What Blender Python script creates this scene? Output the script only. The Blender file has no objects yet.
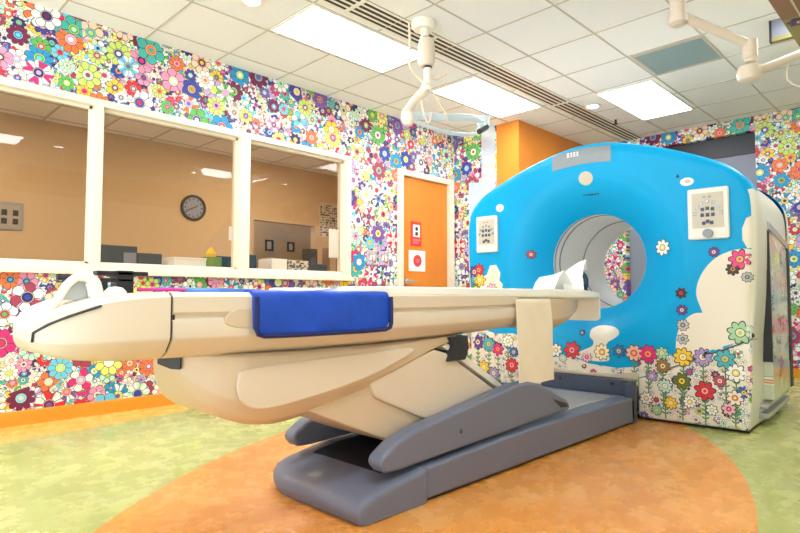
import bpy, bmesh, math, random
from mathutils import Vector, Matrix
from mathutils.geometry import tessellate_polygon
random.seed(7)
SC = bpy.context.scene
C = SC.collection
PI = math.pi
R_ = math.radians

# ------------------------------------------------------------------ colours / materials
def lin(c):
    f = lambda v: v/12.92 if v <= .04045 else ((v+.055)/1.055)**2.4
    return tuple(f(x/255.) for x in c) + (1.,)

class NT:
    """small helper around a node tree"""
    def __init__(s, tree): s.t = tree
    def n(s, typ, **kw):
        nd = s.t.nodes.new(typ)
        for k, v in kw.items(): setattr(nd, k, v)
        return nd
    def put(s, sock, v):
        if isinstance(v, bpy.types.NodeSocket): s.t.links.new(v, sock)
        else: sock.default_value = v
    def m(s, op, a, b=None, c=None, clamp=False):
        nd = s.n('ShaderNodeMath', operation=op, use_clamp=clamp)
        for i, v in enumerate((a, b, c)):
            if v is not None: s.put(nd.inputs[i], v)
        return nd.outputs[0]
    def vm(s, op, a, b=None, scale=None):
        nd = s.n('ShaderNodeVectorMath', operation=op)
        s.put(nd.inputs[0], a)
        if b is not None: s.put(nd.inputs[1], b)
        if scale is not None: s.put(nd.inputs[3], scale)
        return nd.outputs['Value'] if op in ('LENGTH', 'DISTANCE', 'DOT_PRODUCT') else nd.outputs[0]
    def mix(s, f, a, b):
        nd = s.n('ShaderNodeMix', data_type='RGBA')
        s.put(nd.inputs[0], f); s.put(nd.inputs[6], a); s.put(nd.inputs[7], b)
        return nd.outputs[2]
    def ramp(s, f, stops, interp='CONSTANT'):
        nd = s.n('ShaderNodeValToRGB'); cr = nd.color_ramp; cr.interpolation = interp
        while len(cr.elements) < len(stops): cr.elements.new(.5)
        for e, (p, c) in zip(cr.elements, sorted(stops, key=lambda q: q[0])):
            e.position = p; e.color = c
        s.put(nd.inputs[0], f); return nd.outputs[0]
    def noise(s, vec, scale, detail=3., rough=.55):
        nd = s.n('ShaderNodeTexNoise'); s.put(nd.inputs['Vector'], vec)
        nd.inputs['Scale'].default_value = scale; nd.inputs['Detail'].default_value = detail
        nd.inputs['Roughness'].default_value = rough
        return nd.outputs[0]
    def obj(s): return s.n('ShaderNodeTexCoord').outputs['Object']
    def sep(s, v):
        nd = s.n('ShaderNodeSeparateXYZ'); s.put(nd.inputs[0], v); return nd.outputs
    def comb(s, x, y, z=0.):
        nd = s.n('ShaderNodeCombineXYZ')
        for i, v in enumerate((x, y, z)): s.put(nd.inputs[i], v)
        return nd.outputs[0]

def mat(name, col, rough=.5, metal=0., spec=.5, noise=0., nscale=8., coat=0., bump=0., emit=None, estr=0.):
    m = bpy.data.materials.new(name); m.use_nodes = True
    t = NT(m.node_tree); b = m.node_tree.nodes['Principled BSDF']
    c = lin(col)
    b.inputs['Roughness'].default_value = rough; b.inputs['Metallic'].default_value = metal
    b.inputs['Specular IOR Level'].default_value = spec; b.inputs['Coat Weight'].default_value = coat
    o = t.obj()
    if noise > 0:
        f = t.noise(o, nscale)
        d = tuple(x*(1-noise) for x in c[:3]) + (1.,); l = tuple(min(1, x*(1+noise)) for x in c[:3]) + (1.,)
        t.put(b.inputs['Base Color'], t.mix(f, d, l))
    else: b.inputs['Base Color'].default_value = c
    if bump > 0:
        bn = t.n('ShaderNodeBump'); bn.inputs['Strength'].default_value = bump; bn.inputs['Distance'].default_value = .01
        t.put(bn.inputs['Height'], t.noise(o, nscale*3)); t.put(b.inputs['Normal'], bn.outputs[0])
    if emit:
        b.inputs['Emission Color'].default_value = lin(emit); b.inputs['Emission Strength'].default_value = estr
    return m

PAL = [(250,248,240),(246,150,185),(226,40,120),(222,40,50),(240,120,60),(250,205,50),(250,235,120),(205,225,110),
       (95,185,80),(70,185,170),(110,205,235),(30,150,205),(40,70,165),(45,35,105),(125,85,170),(200,165,215),
       (120,25,75),(250,215,190),(170,60,90),(195,235,205),(70,60,150)]
def palette(t, f, shift=0):
    cs = PAL[shift:]+PAL[:shift]
    return t.ramp(f, [(i/len(cs), lin(c)) for i, c in enumerate(cs)])
DARK = lin((70,60,80))

def flower_layer(t, vec, scale, off, rad, active, white=0., jitter=.7):
    """one sheet of simple daisies; returns colour, mask"""
    v = t.vm('ADD', t.vm('SCALE', vec, scale=scale), (off, off*1.7, 0.))
    vo = t.n('ShaderNodeTexVoronoi', voronoi_dimensions='2D', feature='F1')
    t.put(vo.inputs['Vector'], v); vo.inputs['Scale'].default_value = 1.; vo.inputs['Randomness'].default_value = jitter
    pos, col = vo.outputs['Position'], vo.outputs['Color']
    c = t.sep(col)
    wn = t.n('ShaderNodeTexWhiteNoise', noise_dimensions='3D'); t.put(wn.inputs[0], t.vm('ADD', col, (off, 3.1, 7.7)))
    w = t.sep(wn.outputs['Color'])
    d = t.vm('SUBTRACT', v, pos)
    ds = t.sep(d)
    r = t.m('SQRT', t.m('ADD', t.m('MULTIPLY', ds[0], ds[0]), t.m('MULTIPLY', ds[1], ds[1])))
    th = t.m('ADD', t.m('ARCTAN2', ds[1], ds[0]), t.m('MULTIPLY', c[0], 6.))
    npet = t.m('ADD', 6., t.m('FLOOR', t.m('MULTIPLY', c[1], 4.)))
    ph = t.m('MULTIPLY', th, t.m('MULTIPLY', npet, .5))
    wave = t.m('ABSOLUTE', t.m('COSINE', ph))
    size = t.m('MULTIPLY', rad, t.m('ADD', .72, t.m('MULTIPLY', c[2], .34)))
    R = t.m('MULTIPLY', size, t.m('ADD', .66, t.m('MULTIPLY', t.m('POWER', wave, .55), .34)))
    mask = t.m('LESS_THAN', r, R)
    mask = t.m('MULTIPLY', mask, t.m('LESS_THAN', w[0], active))
    rn = t.m('DIVIDE', r, size)
    lw = .02*scale/6.+.03
    edge = t.m('GREATER_THAN', r, t.m('SUBTRACT', R, t.m('MULTIPLY', size, lw)))
    slit = t.m('LESS_THAN', wave, t.m('DIVIDE', lw*2.2, t.m('ADD', rn, .1)))
    petal = palette(t, w[1])
    idx = t.m('MODULO', t.m('FLOOR', t.m('ADD', t.m('DIVIDE', t.m('ADD', th, 20.), t.m('DIVIDE', 2*PI, npet)), .5)), 2.)
    alt = t.m('MULTIPLY', t.m('MULTIPLY', idx, t.m('GREATER_THAN', w[2], .72)), 1.)
    petal = t.mix(alt, petal, lin((248,246,240)))
    if white > 0: petal = t.mix(t.m('LESS_THAN', c[2], white), petal, lin((246,245,236)))
    col1 = t.mix(t.m('MAXIMUM', edge, slit), petal, DARK)
    centre = palette(t, t.m('FRACT', t.m('ADD', w[1], t.m('ADD', .23, t.m('MULTIPLY', c[0], .5)))), 5)
    col2 = t.mix(t.m('LESS_THAN', rn, .40), col1, DARK)
    col3 = t.mix(t.m('LESS_THAN', rn, .36), col2, lin((245,235,190)))
    col3 = t.mix(t.m('LESS_THAN', rn, .33), col3, centre)
    inner = palette(t, t.m('FRACT', t.m('ADD', w[2], .4)), 9)
    col4 = t.mix(t.m('LESS_THAN', rn, .17), col3, inner)
    return col4, mask

def flower_mat(name, ax, layers, base=(228,222,206), rough=.55, white=.25, coat=0.):
    m = bpy.data.materials.new(name); m.use_nodes = True
    t = NT(m.node_tree); b = m.node_tree.nodes['Principled BSDF']
    o = t.sep(t.obj())
    vec = t.comb(o['XYZ'.index(ax)], o[2])
    col = lin(base)
    for sc, off, rad, act, wh in layers:
        c, k = flower_layer(t, vec, sc, off, rad, act, wh)
        col = t.mix(k, col, c)
    t.put(b.inputs['Base Color'], col)
    b.inputs['Roughness'].default_value = rough; b.inputs['Coat Weight'].default_value = coat
    return m
WALL_L = [(17., 3.3, .62, 1., .1), (11., 11.2, .58, .9, .15), (7.8, 5.9, .54, .8, .16), (5.4, 23.4, .52, .65, .12), (4.6, 41.7, .50, .30, .1)]
M = {}
M['paper_x'] = flower_mat('flower_wallpaper_x', 'X', WALL_L)
M['paper_y'] = flower_mat('flower_wallpaper_y', 'Y', WALL_L)
LINE = [(24., 2.2, .5, .5, .7), (17., 8.1, .45, .42, .6), (13., 15.3, .42, .28, .4)]
M['field'] = flower_mat('printed_flower_field', 'Y', LINE, base=(236,230,214), rough=.3, coat=.3)
M['field_side'] = flower_mat('printed_flower_panel', 'X', [(14., 4.2, .5, .45, .6), (7., 9.3, .45, .3, .5)], base=(215,222,205), rough=.15, coat=.6)

M['white'] = mat('white_paint', (240,234,218), .45)
M['ceil'] = mat('ceiling_tile', (240,240,238), .9, noise=.04, nscale=60)
M['tbar'] = mat('ceiling_grid_paint', (196,188,172), .6)
M['wall'] = mat('plain_wall_paint', (238,232,220), .8)
M['frame'] = mat('window_frame_paint', (240,230,210), .4)
M['tan'] = mat('tan_wall_paint', (204,178,138), .85, noise=.05, nscale=40)
M['tan2'] = mat('pale_tan_paint', (204,184,150), .85)
M['wood'] = mat('orange_wood', (222,134,44), .4, noise=.12, nscale=3)
M['base'] = mat('orange_baseboard', (226,150,40), .4)
M['blue'] = mat('bright_blue_cover', (0,166,224), .35, spec=.22)
M['cream'] = mat('cream_plastic', (220,204,184), .35)
M['creamd'] = mat('cream_plastic_warm', (210,188,160), .4)
M['body'] = mat('white_cover_plastic', (238,234,222), .3, coat=.2)
M['grey'] = mat('blue_grey_plastic', (112,118,138), .42)
M['greyd'] = mat('dark_blue_grey_plastic', (70,80,102), .45)
M['black'] = mat('black_plastic', (22,22,28), .45)
M['dark'] = mat('dark_gasket', (40,42,50), .5)
M['silver'] = mat('silver_plastic', (186,192,196), .25, metal=.3)
M['pad'] = mat('white_pad_cover', (250,248,240), .6)
M['cloth'] = mat('white_cloth', (248,246,240), .85, bump=.15, nscale=14)
M['sheet'] = mat('cream_paper_sheet', (240,226,202), .8, noise=.05, nscale=14, bump=.2)
M['royal'] = mat('royal_blue_vinyl', (10,70,184), .5, noise=.12, nscale=7, bump=.5)
M['royall'] = mat('light_blue_vinyl', (70,130,215), .5)
M['navy'] = mat('navy_binding', (12,26,92), .6)
M['magenta'] = mat('magenta_strap', (206,40,150), .5)
M['bore'] = mat('bore_liner', (246,246,246), .3)
M['borel'] = mat('bore_ring', (150,154,158), .35)
M['sky'] = mat('pale_vent_grey', (150,170,172), .7, noise=.08, nscale=80)
M['paperw'] = mat('white_paper', (246,246,242), .8)
M['redp'] = mat('red_print', (214,62,58), .6)
M['pinkp'] = mat('pink_print', (235,120,130), .6)
M['green'] = mat('green_card', (120,150,70), .7)
M['yellow'] = mat('yellow_tissue', (244,205,70), .8)
M['screen'] = mat('dark_monitor_back', (62,74,84), .4)
M['teal'] = mat('dark_teal_case', (34,66,88), .4)
M['brown'] = mat('brown_board', (150,112,88), .6)
M['olive'] = mat('olive_board', (150,140,88), .6)
M['greyw'] = mat('blue_grey_screen', (138,142,158), .6)
M['counter'] = mat('grey_counter', (170,160,145), .5)
M['purple'] = mat('purple_print', (90,60,140), .6)
M['beige'] = mat('beige_lip', (206,196,176), .4)
M['lavender'] = flower_mat('lavender_plate_print', 'X', [(30., 5., .5, .8, .3), (20., 9., .45, .5, .3)], base=(200,180,215))
M['lamp'] = mat('lit_diffuser', (255,255,255), .5, emit=(248,252,255), estr=11.)
M['lampc'] = mat('lit_diffuser_dim', (255,250,235), .5, emit=(255,238,214), estr=23.)
FL = {'red':((220,45,60),(250,170,170)),'pinkw':((246,190,205),(226,60,130)),'yelw':((252,240,200),(246,180,60)),'navyb':((30,120,190),(250,210,80)),
 'peach':((246,190,160),(240,120,110)),'mag':((226,40,125),(250,160,60)),'mint':((170,215,170),(240,235,170)),'yel':((248,205,50),(250,240,190)),
 'lav':((170,150,205),(250,235,170)),'teal':((70,180,190),(226,190,80)),'white':((250,248,240),(240,225,120)),'tan':((150,120,70),(240,220,160)),
 'olive':((110,120,40),(240,220,90)),'pink':((190,80,100),(250,220,200)),'orange':((250,235,215),(240,150,30)),'blue':((30,110,195),(250,220,60)),
 'pale':((200,228,215),(250,240,200)),'purple':((100,60,150),(240,220,150)),'pinkp':((236,70,130),(226,190,90)),'brown':((80,45,20),(180,140,70)),
 'grey':((190,190,185),(110,110,110)),'dark':((70,40,40),(220,60,80)),'redp':((214,30,80),(250,170,90))}
for k, (a, b_) in FL.items():
    M['p_'+k] = mat('sticker_'+k, a, .4); M['c_'+k] = mat('sticker_centre_'+k, b_, .4)
M['stem'] = mat('sticker_stem_green', (90,140,90), .5)
M['ink'] = mat('sticker_outline', (48,40,52), .5)

def glass(name, tint=(1,1,1,1), base=.05, rough=0.):
    m = bpy.data.materials.new(name); m.use_nodes = True; t = NT(m.node_tree)
    m.node_tree.nodes.remove(m.node_tree.nodes['Principled BSDF'])
    out = m.node_tree.nodes['Material Output']
    tr = t.n('ShaderNodeBsdfTransparent'); tr.inputs[0].default_value = tint
    gl = t.n('ShaderNodeBsdfGlossy'); gl.inputs['Roughness'].default_value = rough
    fr = t.n('ShaderNodeLayerWeight'); fr.inputs['Blend'].default_value = .5; fac = t.m('MULTIPLY', t.m('POWER', fr.outputs['Facing'], 5.), .8)
    mx = t.n('ShaderNodeMixShader')
    t.put(mx.inputs[0], t.m('ADD', fac, base, clamp=True))
    t.put(mx.inputs[1], tr.outputs[0]); t.put(mx.inputs[2], gl.outputs[0]); t.put(out.inputs['Surface'], mx.outputs[0])
    return m
M['glass'] = glass('window_glass', (.93,.90,.86,1), .03)
M['acryl'] = glass('clear_acrylic', (.86,.93,.95,1), .10, .05)
def frosted(name, col, fac):
    m = mat(name, col, .3); t = NT(m.node_tree); b = m.node_tree.nodes['Principled BSDF']
    b.inputs['Alpha'].default_value = fac
    return m
M['frost'] = frosted('frosted_acrylic', (216,230,234), .62)
M['frost2'] = frosted('translucent_strip', (226,226,232), .32)

# floor: three poured colours, the round orange field, green surround, yellow band by the window wall
def floor_mat():
    m = bpy.data.materials.new('poured_floor'); m.use_nodes = True; t = NT(m.node_tree); b = m.node_tree.nodes['Principled BSDF']
    o = t.obj(); s = t.sep(o)
    d = t.sep(t.vm('SUBTRACT', o, FLOOR_C)); ca, sa = math.cos(FLOOR_A), math.sin(FLOOR_A)
    uu = t.m('DIVIDE', t.m('ADD', t.m('MULTIPLY', d[0], ca), t.m('MULTIPLY', d[1], sa)), FLOOR_R[0])
    vv = t.m('DIVIDE', t.m('SUBTRACT', t.m('MULTIPLY', d[1], ca), t.m('MULTIPLY', d[0], sa)), FLOOR_R[1])
    r = t.m('SQRT', t.m('ADD', t.m('MULTIPLY', uu, uu), t.m('MULTIPLY', vv, vv)))
    wob = t.m('MULTIPLY', t.m('SUBTRACT', t.noise(o, 1.3, 1.), .5), .06)
    n1 = t.noise(o, 2.2, 5., .62); n2 = t.noise(o, 9., 4., .6)
    nm = t.m('ADD', t.m('MULTIPLY', n1, .65), t.m('MULTIPLY', n2, .35))
    org = t.ramp(nm, [(.3, lin((216,136,54))), (.5, lin((228,154,72))), (.7, lin((238,178,108)))], 'LINEAR')
    grn = t.ramp(nm, [(.3, lin((164,172,92))), (.5, lin((184,188,114))), (.7, lin((206,204,142)))], 'LINEAR')
    yel = t.ramp(nm, [(.3, lin((236,176,72))), (.7, lin((246,206,118)))], 'LINEAR')
    lim = t.m('ADD', t.m('MULTIPLY', s[0], .155), 3.71)
    c = t.mix(t.m('LESS_THAN', t.m('ADD', r, t.m('MULTIPLY', wob, .4)), 1.), grn, org)
    c = t.mix(t.m('GREATER_THAN', s[1], t.m('ADD', lim, wob)), c, yel)
    t.put(b.inputs['Base Color'], c)
    t.put(b.inputs['Roughness'], t.m('ADD', .16, t.m('MULTIPLY', n2, .22)))
    b.inputs['Specular IOR Level'].default_value = .45
    return m
FLOOR_C = (2.327, 1.787, 0.); FLOOR_R = (2.112, 1.198); FLOOR_A = R_(18.5)
M['floor'] = floor_mat()

# ------------------------------------------------------------------ mesh helpers
class MB:
    def __init__(s): s.b = bmesh.new(); s.mi = 0
    def face(s, vs):
        f = s.b.faces.new(vs); f.material_index = s.mi; return f
    def v(s, *p): return s.b.verts.new(p)
    def box(s, x0, x1, y0, y1, z0, z1, bev=0., seg=2):
        t = bmesh.new(); bmesh.ops.create_cube(t, size=1.)
        for q in t.verts: q.co = Vector(((x0+x1)/2+q.co.x*(x1-x0), (y0+y1)/2+q.co.y*(y1-y0), (z0+z1)/2+q.co.z*(z1-z0)))
        if bev: bmesh.ops.bevel(t, geom=t.edges[:], offset=bev, segments=seg, affect='EDGES', profile=.5)
        return s.add(t)
    def add(s, t, mx=None):
        if mx: t.transform(mx)
        base = [s.b.verts.new(q.co) for q in t.verts]; t.verts.index_update()
        for f in t.faces:
            try: s.face([base[q.index] for q in f.verts])
            except ValueError: pass
        t.free(); return s
    def prism(s, pts, axis, a, b, bev=0., seg=2):
        """2-D outline pushed from a to b along axis (other two axes in xyz order)"""
        t = bmesh.new(); i = 'xyz'.index(axis); o = [k for k in range(3) if k != i]
        def P(p, d):
            q = [0, 0, 0]; q[o[0]], q[o[1]], q[i] = p[0], p[1], d; return q
        A = [t.verts.new(P(p, a)) for p in pts]; B = [t.verts.new(P(p, b)) for p in pts]
        t.faces.new(A); t.faces.new(B[::-1]); n = len(pts)
        for k in range(n): t.faces.new([A[k], B[k], B[(k+1) % n], A[(k+1) % n]])
        bmesh.ops.recalc_face_normals(t, faces=t.faces[:])
        if bev:
            es = [e for e in t.edges if e.calc_face_angle(0) > R_(22)]
            bmesh.ops.bevel(t, geom=es, offset=bev, segments=seg, affect='EDGES', profile=.5)
        return s.add(t)
    def loft(s, rings, closed=True, caps=True):
        L = [[s.b.verts.new(p) for p in r] for r in rings]; n = len(L[0])
        for a, b in zip(L, L[1:]):
            for k in range(n if closed else n-1):
                s.face([a[k], a[(k+1) % n], b[(k+1) % n], b[k]])
        if caps:
            s.face(L[0][::-1]); s.face(L[-1])
        return s
    def tube(s, path, r, n=10, caps=True):
        path = [Vector(p) for p in path]; rr = r if isinstance(r, (list, tuple)) else [r]*len(path)
        rings = []; up = None
        for i, p in enumerate(path):
            d = (path[min(i+1, len(path)-1)]-path[max(i-1, 0)]).normalized()
            if up is None: up = Vector((0, 0, 1)) if abs(d.z) < .9 else Vector((1, 0, 0))
            a = d.cross(up).normalized(); up2 = a.cross(d).normalized(); up = up2
            rings.append([p+a*math.cos(2*PI*k/n)*rr[i]+up2*math.sin(2*PI*k/n)*rr[i] for k in range(n)])
        return s.loft(rings, True, caps)
    def lathe(s, prof, c=(0, 0, 0), axis='z', n=24, caps=True):
        """prof: (radius, height) pairs along axis"""
        rings = []
        for r, h_ in prof:
            ring = []
            for k in range(n):
                a = 2*PI*k/n; p = (r*math.cos(a), r*math.sin(a), h_)
                if axis == 'x': p = (p[2], p[0], p[1])
                if axis == 'y': p = (p[0], p[2], p[1])
                ring.append((c[0]+p[0], c[1]+p[1], c[2]+p[2]))
            rings.append(ring)
        return s.loft(rings, True, caps)
    def build(s, name, mats, parent=None, sharp=32., local=False, weld=False, **props):
        if weld: bmesh.ops.remove_doubles(s.b, verts=s.b.verts[:], dist=1e-6)
        bmesh.ops.recalc_face_normals(s.b, faces=s.b.faces[:])
        if parent is not None and not local:
            p = parent; off = Vector((0, 0, 0)); mw = Matrix.Identity(4); ch = []
            while p is not None: ch.append(p); p = p.parent
            for q in reversed(ch): mw = mw @ q.matrix_basis
            s.b.transform(mw.inverted())
        for f in s.b.faces: f.smooth = True
        for e in s.b.edges:
            if len(e.link_faces) == 2 and e.calc_face_angle(0) > R_(sharp): e.smooth = False
        me = bpy.data.meshes.new(name); s.b.to_mesh(me); s.b.free()
        for m in (mats if isinstance(mats, (list, tuple)) else [mats]): me.materials.append(m)
        o = bpy.data.objects.new(name, me); C.objects.link(o)
        wn_ = o.modifiers.new('normals', 'WEIGHTED_NORMAL'); wn_.keep_sharp = True
        if parent is not None: o.parent = parent
        for k, v in props.items(): o[k] = v
        return o

def thing(name, label, cat, loc=(0, 0, 0), rz=0., group=None):
    o = bpy.data.objects.new(name, None); C.objects.link(o); o.empty_display_size = .1
    o.location = loc; o.rotation_euler = (0, 0, rz); o['label'] = label; o['category'] = cat
    if group: o['group'] = group
    return o
def tag(o, label, cat, group=None):
    o['label'] = label; o['category'] = cat
    if group: o['group'] = group
    return o
def struct(name, mb, m, parent=None, **kw):
    o = mb.build(name, m, parent, **kw)
    if parent is None: o['kind'] = 'structure'
    return o
def dup(root, loc, label=None):
    r = root.copy(); C.objects.link(r); r.location = loc
    if label: r['label'] = label
    for ch in list(root.children):
        c = ch.copy(); C.objects.link(c); c.parent = r
        for g in list(ch.children):
            d = g.copy(); C.objects.link(d); d.parent = c
    return r
def box(*a, **k): return MB().box(*a, **k)
def smooth_poly(p, per=6, closed=False):
    out = []; n = len(p)
    g = (lambda i: p[i % n]) if closed else (lambda i: p[max(0, min(n-1, i))])
    for i in range(n if closed else n-1):
        a, b, c, d = g(i-1), g(i), g(i+1), g(i+2)
        for k in range(per):
            t = k/per
            out.append(tuple(.5*((2*b[j])+(-a[j]+c[j])*t+(2*a[j]-5*b[j]+4*c[j]-d[j])*t*t+(-a[j]+3*b[j]-3*c[j]+d[j])*t**3) for j in range(len(b))))
    if not closed: out.append(tuple(p[-1]))
    return out

# ------------------------------------------------------------------ the room
H = 2.74; YL = 4.30; XB = 5.27; XF = 6.93; X0 = -1.5; Y0 = -1.7; YO = 3.40; YO2 = 3.69
struct('floor', box(X0-.1, XF+.4, Y0-.1, YL+.12, -.1, 0.), M['floor'])
struct('ceiling', box(X0-.1, XF+.4, Y0-.1, YL, H, H+.1), M['ceil'])
WX0, WX1, WZ0, WZ1 = .19, 3.64, .995, 2.20      # the band of three windows
DX0, DX1, DZ = 4.30, 5.23, 2.19                 # the door in the same wall
w = MB()
w.box(X0-.1, WX0, YL, YL+.12, 0, H+.1); w.box(WX0, WX1, YL, YL+.12, 0, WZ0); w.box(WX0, WX1, YL, YL+.12, WZ1, H+.1)
w.box(WX1, DX0, YL, YL+.12, 0, H+.1); w.box(DX0, DX1, YL, YL+.12, DZ, H+.1); w.box(DX1, XB+.1, YL, YL+.12, 0, H+.1)
struct('wall_left', w, M['paper_x'])
struct('wall_right', box(X0, XF+.3, Y0-.1, Y0, 0, H), M['wall'])
struct('wall_back', box(XB, XB+.1, YO2, YL+.12, 0, H+.1), M['paper_y'])
w = MB().prism([(XB, YO), (XF, YO), (XF, YO+.15), (XB+.12, YO+.15), (XB+.12, YO2), (XB, YO2)], 'z', 0, H)
struct('wall_corner', w, M['wood'])
RY0, RY1, RZ = 1.54, 2.95, 2.585
w = MB()
w.box(XF, XF+.3, Y0-.1, RY0, 0, H); w.box(XF, XF+.3, RY0, RY1, RZ, H); w.box(XF, XF+.3, RY1, YO+.15, 0, H)
struct('wall_far', w, M['paper_y'])
struct('window_4', box(XF+.10, XF+.14, RY0, RY1, 0, RZ-.22), M['greyw'])
struct('trim_8', box(XF+.08, XF+.16, RY0, RY1, RZ-.22, RZ), M['dark'])
bb = MB().prism([(YL, 0), (YL-.022, 0), (YL-.016, .075), (YL-.008, .09), (YL, .09)], 'x', X0, DX0)
struct('baseboard_left', bb, M['base'])
struct('baseboard_far', box(XF-.014, XF, Y0, RY0, 0, .09, bev=.004), M['base'])

# ceiling grid bars
gx = [2.2+.571*k for k in range(-6, 9)]; gy = [1.87+.553*k for k in range(-6, 5)]
g = MB()
for x in gx: g.box(x-.006, x+.006, Y0, YL, H-.004, H)
for y in gy: g.box(X0, XF, y-.006, y+.006, H-.0045, H)
struct('trim_1', g, M['tbar'])

# windows
def window(nm, x0, x1, l, r):
    f = MB(); d0, d1 = YL-.025, YL+.12
    f.box(x0, x0+l, d0, d1, WZ0, WZ1, bev=.004); f.box(x1-r, x1, d0, d1, WZ0, WZ1, bev=.004)
    f.box(x0+l, x1-r, d0, d1, WZ0, WZ0+.045, bev=.004); f.box(x0+l, x1-r, d0, d1, WZ1-.05, WZ1, bev=.004)
    # inner stop bead
    for a, b, c, e in ((x0+l, x0+l+.02, WZ0+.045, WZ1-.05), (x1-r-.02, x1-r, WZ0+.045, WZ1-.05), (x0+l, x1-r, WZ1-.07, WZ1-.05), (x0+l, x1-r, WZ0+.045, WZ0+.06)):
        f.box(a, b, YL+.03, YL+.05, c, e)
    o = struct(nm, f, M['frame'])
    box(x0+l+.005, x1-r-.005, YL+.054, YL+.060, WZ0+.05, WZ1-.055).build('pane', M['glass'], o, kind='structure')
    return o
window('window_1', WX0, 1.325, .06, .03)
window('window_2', 1.325, 2.475, .03, .045)
window('window_3', 2.475, WX1, .045, .06)
struct('trim_2', box(WX0-.01, WX1+.01, YL-.05, YL-.024, WZ0-.03, WZ0+.012, bev=.006), M['frame'])

# door in the window wall
fr = MB(); 
fr.box(DX0, DX0+.075, YL-.03, YL+.12, 0, DZ, bev=.004); fr.box(DX1-.075, DX1, YL-.03, YL+.12, 0, DZ, bev=.004)
fr.box(DX0+.075, DX1-.075, YL-.03, YL+.12, DZ-.06, DZ, bev=.004)
struct('trim_3', fr, M['frame'])
dr = struct('door_1', box(DX0+.078, DX1-.078, YL+.02, YL+.065, .005, DZ-.063, bev=.002), M['wood'])
hd = MB(); hd.lathe([(.032, -.012), (.032, 0), (.012, .002), (.012, .0)], (DX0+.15, YL+.008, .98), 'y', 16)
hd.lathe([(.010, -.05), (.010, .0)], (DX0+.15, YL+.01, .98), 'y', 10); hd.box(DX0+.14, DX0+.26, YL-.05, YL-.035, .97, .99, bev=.005)
hd.build('door_handle', M['silver'], dr)

# papers on the door
def place_paper(nm, lab, x0, x1, z0, z1, y, m, cat='sign'):
    t = thing(nm, lab, cat, ((x0+x1)/2, y, z0))
    box(x0, x1, y-.004, y, z0, z1).build('sheet', m, t)
    return t
yd = YL+.02
s1 = place_paper('door_sign', 'red notice with a white square panel on the orange door', 4.53, 4.70, 1.37, 1.645, yd, M['redp'])
box(4.565, 4.675, yd-.006, yd-.004, 1.475, 1.61).build('white_panel', M['paperw'], s1)
a = MB(); a.lathe([(.022, -.002), (.022, 0)], (4.62, yd-.007, 1.565), 'y', 16); a.box(4.60, 4.64, yd-.009, yd-.007, 1.49, 1.53); a.build('symbol', M['dark'], s1)
a = MB(); a.box(4.56, 4.68, yd-.006, yd-.004, 1.43, 1.45); a.box(4.56, 4.65, yd-.006, yd-.004, 1.40, 1.42); a.build('print_lines', M['pinkp'], s1)
s2 = place_paper('door_notice', 'white paper notice with a red round mark under the red sign', 4.50, 4.765, 1.095, 1.325, yd, M['paperw'])
MB().lathe([(.066, -.002), (.066, 0)], (4.635, yd-.005, 1.21), 'y', 24).build('round_mark', M['redp'], s2)
a = MB(); a.box(4.60, 4.67, yd-.008, yd-.0065, 1.215, 1.23); a.box(4.61, 4.66, yd-.008, yd-.0065, 1.19, 1.205); a.build('mark_print', M['pinkp'], s2)
# covered wall plates
for i, (x, lb) in enumerate(((3.93, 'lavender printed wall plate nearer the window, on flowered wallpaper'), (4.10, 'lavender printed wall plate nearer the door frame, on flowered wallpaper'))):
    t = thing('wall_plate', lb, 'wall plate', (x, YL, 1.14), 0, 'wall plates between window and door')
    box(x-.07, x+.07, YL-.012, YL, 1.14, 1.285, bev=.004).build('plate', M['lavender'], t)
    a = MB(); a.box(x-.035, x-.01, YL-.018, YL-.012, 1.185, 1.24, bev=.003); a.box(x+.01, x+.035, YL-.018, YL-.012, 1.185, 1.24, bev=.003)
    a.build('switch', M['white'], t)

# ------------------------------------------------------------------ ceiling fixtures
lt = thing('ceiling_light', 'lit ceiling panel above the window wall, beside the white ceiling pendant', 'ceiling light', (2.20, 2.975, H), 0, 'lit ceiling panels')
def light_parts(t, L, W):
    f = MB(); z0, z1 = -.012, -.002
    f.box(0, L, 0, .018, z0, z1); f.box(0, L, W-.018, W, z0, z1); f.box(0, .018, .018, W-.018, z0, z1); f.box(L-.018, L, .018, W-.018, z0, z1)
    f.build('frame', M['white'], t, local=True)
    box(.018, L-.018, .018, W-.018, -.010, -.003).build('diffuser', M['lamp'], t, local=True)
light_parts(lt, 1.12, .525)
dup(lt, (3.935, 2.975, H), 'lit ceiling panel just left of the gantry top, in line with the air slot')
dup(lt, (5.10, 1.91, H), 'lit ceiling panel above the gantry, beyond the grey ceiling grille')
dup(lt, (.55, .22, H), 'lit ceiling panel near the room corner opposite the windows')
dup(lt, (3.93, .22, H), 'lit ceiling panel by the wall opposite the window wall')
dup(lt, (-.63, 1.91, H), 'added unseen lit ceiling panel behind the head end of the scanner table')  # out of view, added for more room light
dup(lt, (-1.0, 2.975, H), 'added unseen lit ceiling panel above the window wall, at the room end away from the scanner')  # another unseen panel added to light the room
dl = thing('downlight', 'round recessed downlight between the air slot and the panel above the gantry', 'downlight', (5.42, 2.62, H), 0, 'round recessed downlights')
MB().lathe([(.085, -.008), (.085, -.002), (.055, -.002), (.055, -.008), (.085, -.008)], n=24, caps=False).build('trim_ring', M['white'], dl, local=True)
MB().lathe([(.054, -.007), (.054, -.003)], n=24).build('lens', M['lamp'], dl, local=True)
dup(dl, (1.90, 3.24, H), 'round recessed downlight at the top edge, left of the large lit panel')
dup(dl, (2.07, .5, H), 'round recessed downlight opposite the first window')
dup(dl, (5.5, .5, H), 'round recessed downlight opposite the door')
gv = thing('ceiling_grille', 'grey square return air grille in the ceiling above the gantry', 'air grille', (4.50, 1.31, H))
f = MB(); 
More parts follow.
